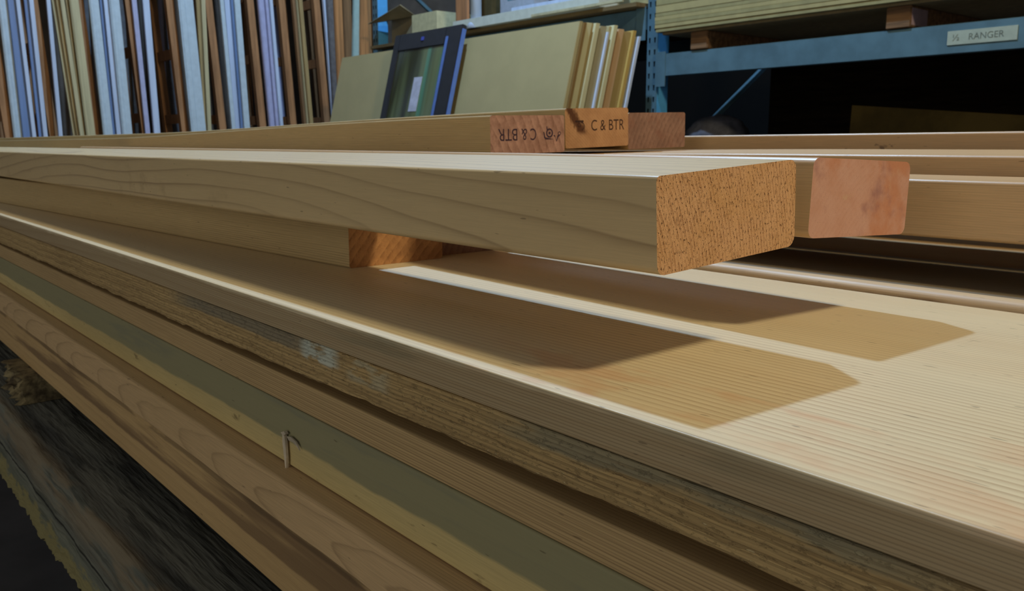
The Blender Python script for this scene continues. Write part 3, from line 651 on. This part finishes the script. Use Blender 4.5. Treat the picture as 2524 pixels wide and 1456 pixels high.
mats = dict(pw=whiteb, bl=plain('blue_grey_moulding', (118, 146, 196), .4, .5, nz=.15, sc=(20, 20, 1)), wh=plain('cool_white_moulding', (188, 204, 218), .45, .5, nz=.05),
            cr=plain('cream_moulding', (198, 186, 148), .55, .4, nz=.12, sc=(60, 60, 3)), tn=plain('pine_moulding', (178, 152, 104), .6, .4, nz=.15, sc=(60, 60, 3)),
            br=plain('brown_moulding', (146, 110, 76), .6, .4, nz=.2, sc=(60, 60, 3)), lv=plain('lavender_moulding', (176, 178, 214), .45, .5, nz=.06), gy=plain('grey_moulding', (110, 108, 112), .6, .4, nz=.15),
            tl=plain('teal_white_moulding', (168, 196, 196), .5, .5, nz=.06), dk=plain('dark_moulding', (60, 58, 60), .6, .4, nz=.2), or_=plain('orange_moulding', (196, 140, 90), .6, .4, nz=.2, sc=(60, 60, 3)),
            gn=plain('green_tag', (120, 170, 90), .6))
# (top x0, top x1 at y=0; bottom x0, x1 at y=330; material; depth in front of the divider line; description)
ST = [
 (-4, 20, 34, 60, 'wh', .05, 'broad pale grey-blue board at the far left of the rack'),
 (20, 42, 58, 78, 'bl', .03, 'blue-grey board right of the broad pale one at far left'),
 (41, 50, 80, 90, 'pw', .06, 'thin bluish white strip beside the blue-grey board'),
 (60, 73, 96, 108, 'bl', -.05, 'shaded blue-grey strip between two thin white strips'),
 (74, 83, 107, 119, 'pw', .05, 'thin bright bluish strip left of the second post'),
 (116, 126, 146, 155, 'pw', .06, 'slim bluish strip right beside the second post'),
 (129, 138, 181, 190, 'cr', .06, 'leftmost cream strip of the steeply leaning cream bundle'),
 (139, 149, 190, 199, 'tn', .05, 'pine strip second in the steeply leaning cream bundle'),
 (149, 161, 199, 207, 'cr', .06, 'cream strip third in the steeply leaning cream bundle'),
 (162, 172, 207, 214, 'tn', .05, 'pine strip fourth in the steeply leaning cream bundle'),
 (172, 195, 214, 236, 'cr', .06, 'broad cream board at the right of the cream bundle'),
 (219, 246, 258, 278, 'wh', .05, 'broad white moulding left in the bluish white bundle'),
 (247, 256, 279, 289, 'bl', .03, 'shaded blue-grey strip within the bluish white bundle'),
 (257, 270, 289, 302, 'pw', .05, 'bluish white strip right of the shaded one in its bundle'),
 (271, 295, 303, 328, 'wh', .06, 'broad white moulding at the right of the bluish white bundle'),
 (327, 338, 360, 372, 'lv', .07, 'slim lavender strip right beside the fourth post'),
 (355, 368, 380, 398, 'pw', .07, 'bright bluish strip with a chipped step, right of the lavender one'),
 (436, 482, 478, 506, 'wh', .06, 'broadest pale grey-blue board in the middle of the rack'),
 (484, 496, 507, 514, 'tn', .05, 'left pine strip beside the broadest pale board'),
 (497, 509, 515, 522, 'cr', .04, 'right pine strip beside the broadest pale board'),
 (545, 553, 574, 584, 'wh', .06, 'leftmost white strip of the bright four-strip bundle'),
 (554, 570, 584, 596, 'pw', .05, 'second strip of the bright four-strip bundle, bluish'),
 (571, 580, 597, 604, 'bl', .05, 'third strip of the bright four-strip bundle, blue-grey'),
 (580, 594, 605, 619, 'wh', .06, 'rightmost white strip of the bright four-strip bundle'),
 (639, 654, 668, 684, 'lv', .06, 'broad lavender board left in the lavender bundle'),
 (655, 667, 685, 692, 'lv', .05, 'middle lavender strip of the lavender bundle'),
 (668, 673, 693, 703, 'pw', .04, 'thin bluish strip right in the lavender bundle'),
 (722, 732, 754, 761, 'br', .05, 'brown strip just left of the twin pine strips'),
 (733, 738, 762, 766, 'cr', .05, 'left slim strip of the twin pine strips'),
 (739, 748, 768, 776, 'tn', .06, 'right strip of the twin pine strips'),
 (800, 806, 824, 832, 'pw', .07, 'thin bluish strip left of the tan panels'),
 (808, 824, 828, 842, 'gy', .04, 'grey-purple strip left of the tan panels'),
 (826, 846, 842, 858, 'or_', .05, 'pale orange board above the corner of the tan panels'),
 (848, 868, 858, 876, 'br', .04, 'brown board right of the pale orange board above the panels'),
 (876, 890, 868, 884, 'tl', .06, 'upright greenish white strip near the right end of the rack'),
 (893, 920, 888, 918, 'or_', .05, 'orange board at the right end of the rack, beside the blue rack'),
]
def strip(a0, a1, b0, b1, mat, dep, label, ztop=3.2, zcut=None, cut=None):
    X = XR + .040 + dep
    T0, T1 = at_x(a0, 0, X), at_x(a1, 0, X); B0, B1 = at_x(b0, 330, X), at_x(b1, 330, X)
    def ex(Tp, Bp, z): k = (z - Bp.z) / (Tp.z - Bp.z); return Bp.y + (Tp.y - Bp.y) * k
    zb = .061; zt = ztop
    if zcut is not None: zb = zcut
    th = .022
    yb0, yb1, yt0, yt1 = ex(T0, B0, zb), ex(T1, B1, zb), ex(T0, B0, zt), ex(T1, B1, zt)
    wb = ((B1.y - B0.y) + (T1.y - T0.y)) / 2        # a straight strip keeps one width
    cb, ct = (yb0 + yb1) / 2, (yt0 + yt1) / 2
    wm = max(.012, wb) / 2
    m = MB()
    m.hull8([(X - th, cb - wm, zb), (X, cb - wm, zb), (X, cb + wm, zb), (X - th, cb + wm, zb), (X - th - .02, ct - wm, zt), (X - .02, ct - wm, zt), (X - .02, ct + wm, zt), (X - th - .02, ct + wm, zt)])
    if wm > .02:   # moulded step profile along one edge
        m.hull8([(X, cb - wm * .9, zb), (X + .005, cb - wm * .8, zb), (X + .005, cb - wm * .2, zb), (X, cb - wm * .1, zb), (X - .02, ct - wm * .9, zt), (X - .015, ct - wm * .8, zt), (X - .015, ct - wm * .2, zt), (X - .02, ct - wm * .1, zt)])
    o = m.build('moulding', mats[mat], bevel=.0015)
    return tag(o, label, 'moulding', 'mouldings standing in the tall rack')
for i, s_ in enumerate(ST): strip(*s_[:5], (.030, .056, .082)[i % 3], s_[6])
# pieces seen through the rungs, standing against the wall behind
BK = [(150, 0, 'dk'), (300, 12, 'gy'), (320, 8, 'dk'), (380, 14, 'br'), (396, 8, 'lv'), (412, 14, 'gy'), (515, 10, 'gy'), (532, 12, 'dk'), (604, 10, 'br'), (616, 14, 'gy'), (634, 16, 'gy'), (684, 8, 'lv'), (700, 16, 'br'), (768, 14, 'br'), (779, 9, 'tl'), (786, 12, 'dk'), (815, 14, 'br'), (860, 16, 'or_'), (68, 10, 'dk'), (210, 10, 'gy')]
BKL = dict(dk='dark', gy='grey', br='brown', lv='pale lavender', tl='greenish white', or_='orange')
for i, (p_, w_, k) in enumerate(BK):
    if not w_: continue
    X = XR - .36 - (i % 4) * .035; T = at_x(p_ + random.uniform(-4, 4), 0, X); B = at_x(p_ + w_ * .9 + 12, 330, X); w2 = abs(at_x(p_, 100, X).y - at_x(p_ + w_, 100, X).y) / 2
    ex = lambda z: B.y + (T.y - B.y) * (z - B.z) / (T.z - B.z)
    m = MB(); m.hull8([(X - .02, ex(0) - w2, 0), (X, ex(0) - w2, 0), (X, ex(0) + w2, 0), (X - .02, ex(0) + w2, 0), (X - .04, ex(3.1) - w2, 3.1), (X - .02, ex(3.1) - w2, 3.1), (X - .02, ex(3.1) + w2, 3.1), (X - .04, ex(3.1) + w2, 3.1)])
    fr_ = ['left', 'left', 'middle', 'right'][min(3, int(p_ / 230))]
    nb = max([q for q in range(len(pxs)) if pxs[q] <= p_] or [0])
    tag(m.build('moulding', mats[k], bevel=.0015), '%s strip behind the rungs, right of rack post %s from the left' % (BKL[k], ['one', 'two', 'three', 'four', 'five', 'six', 'seven', 'eight', 'nine', 'ten'][nb]), 'moulding', 'strips behind the tall rack')
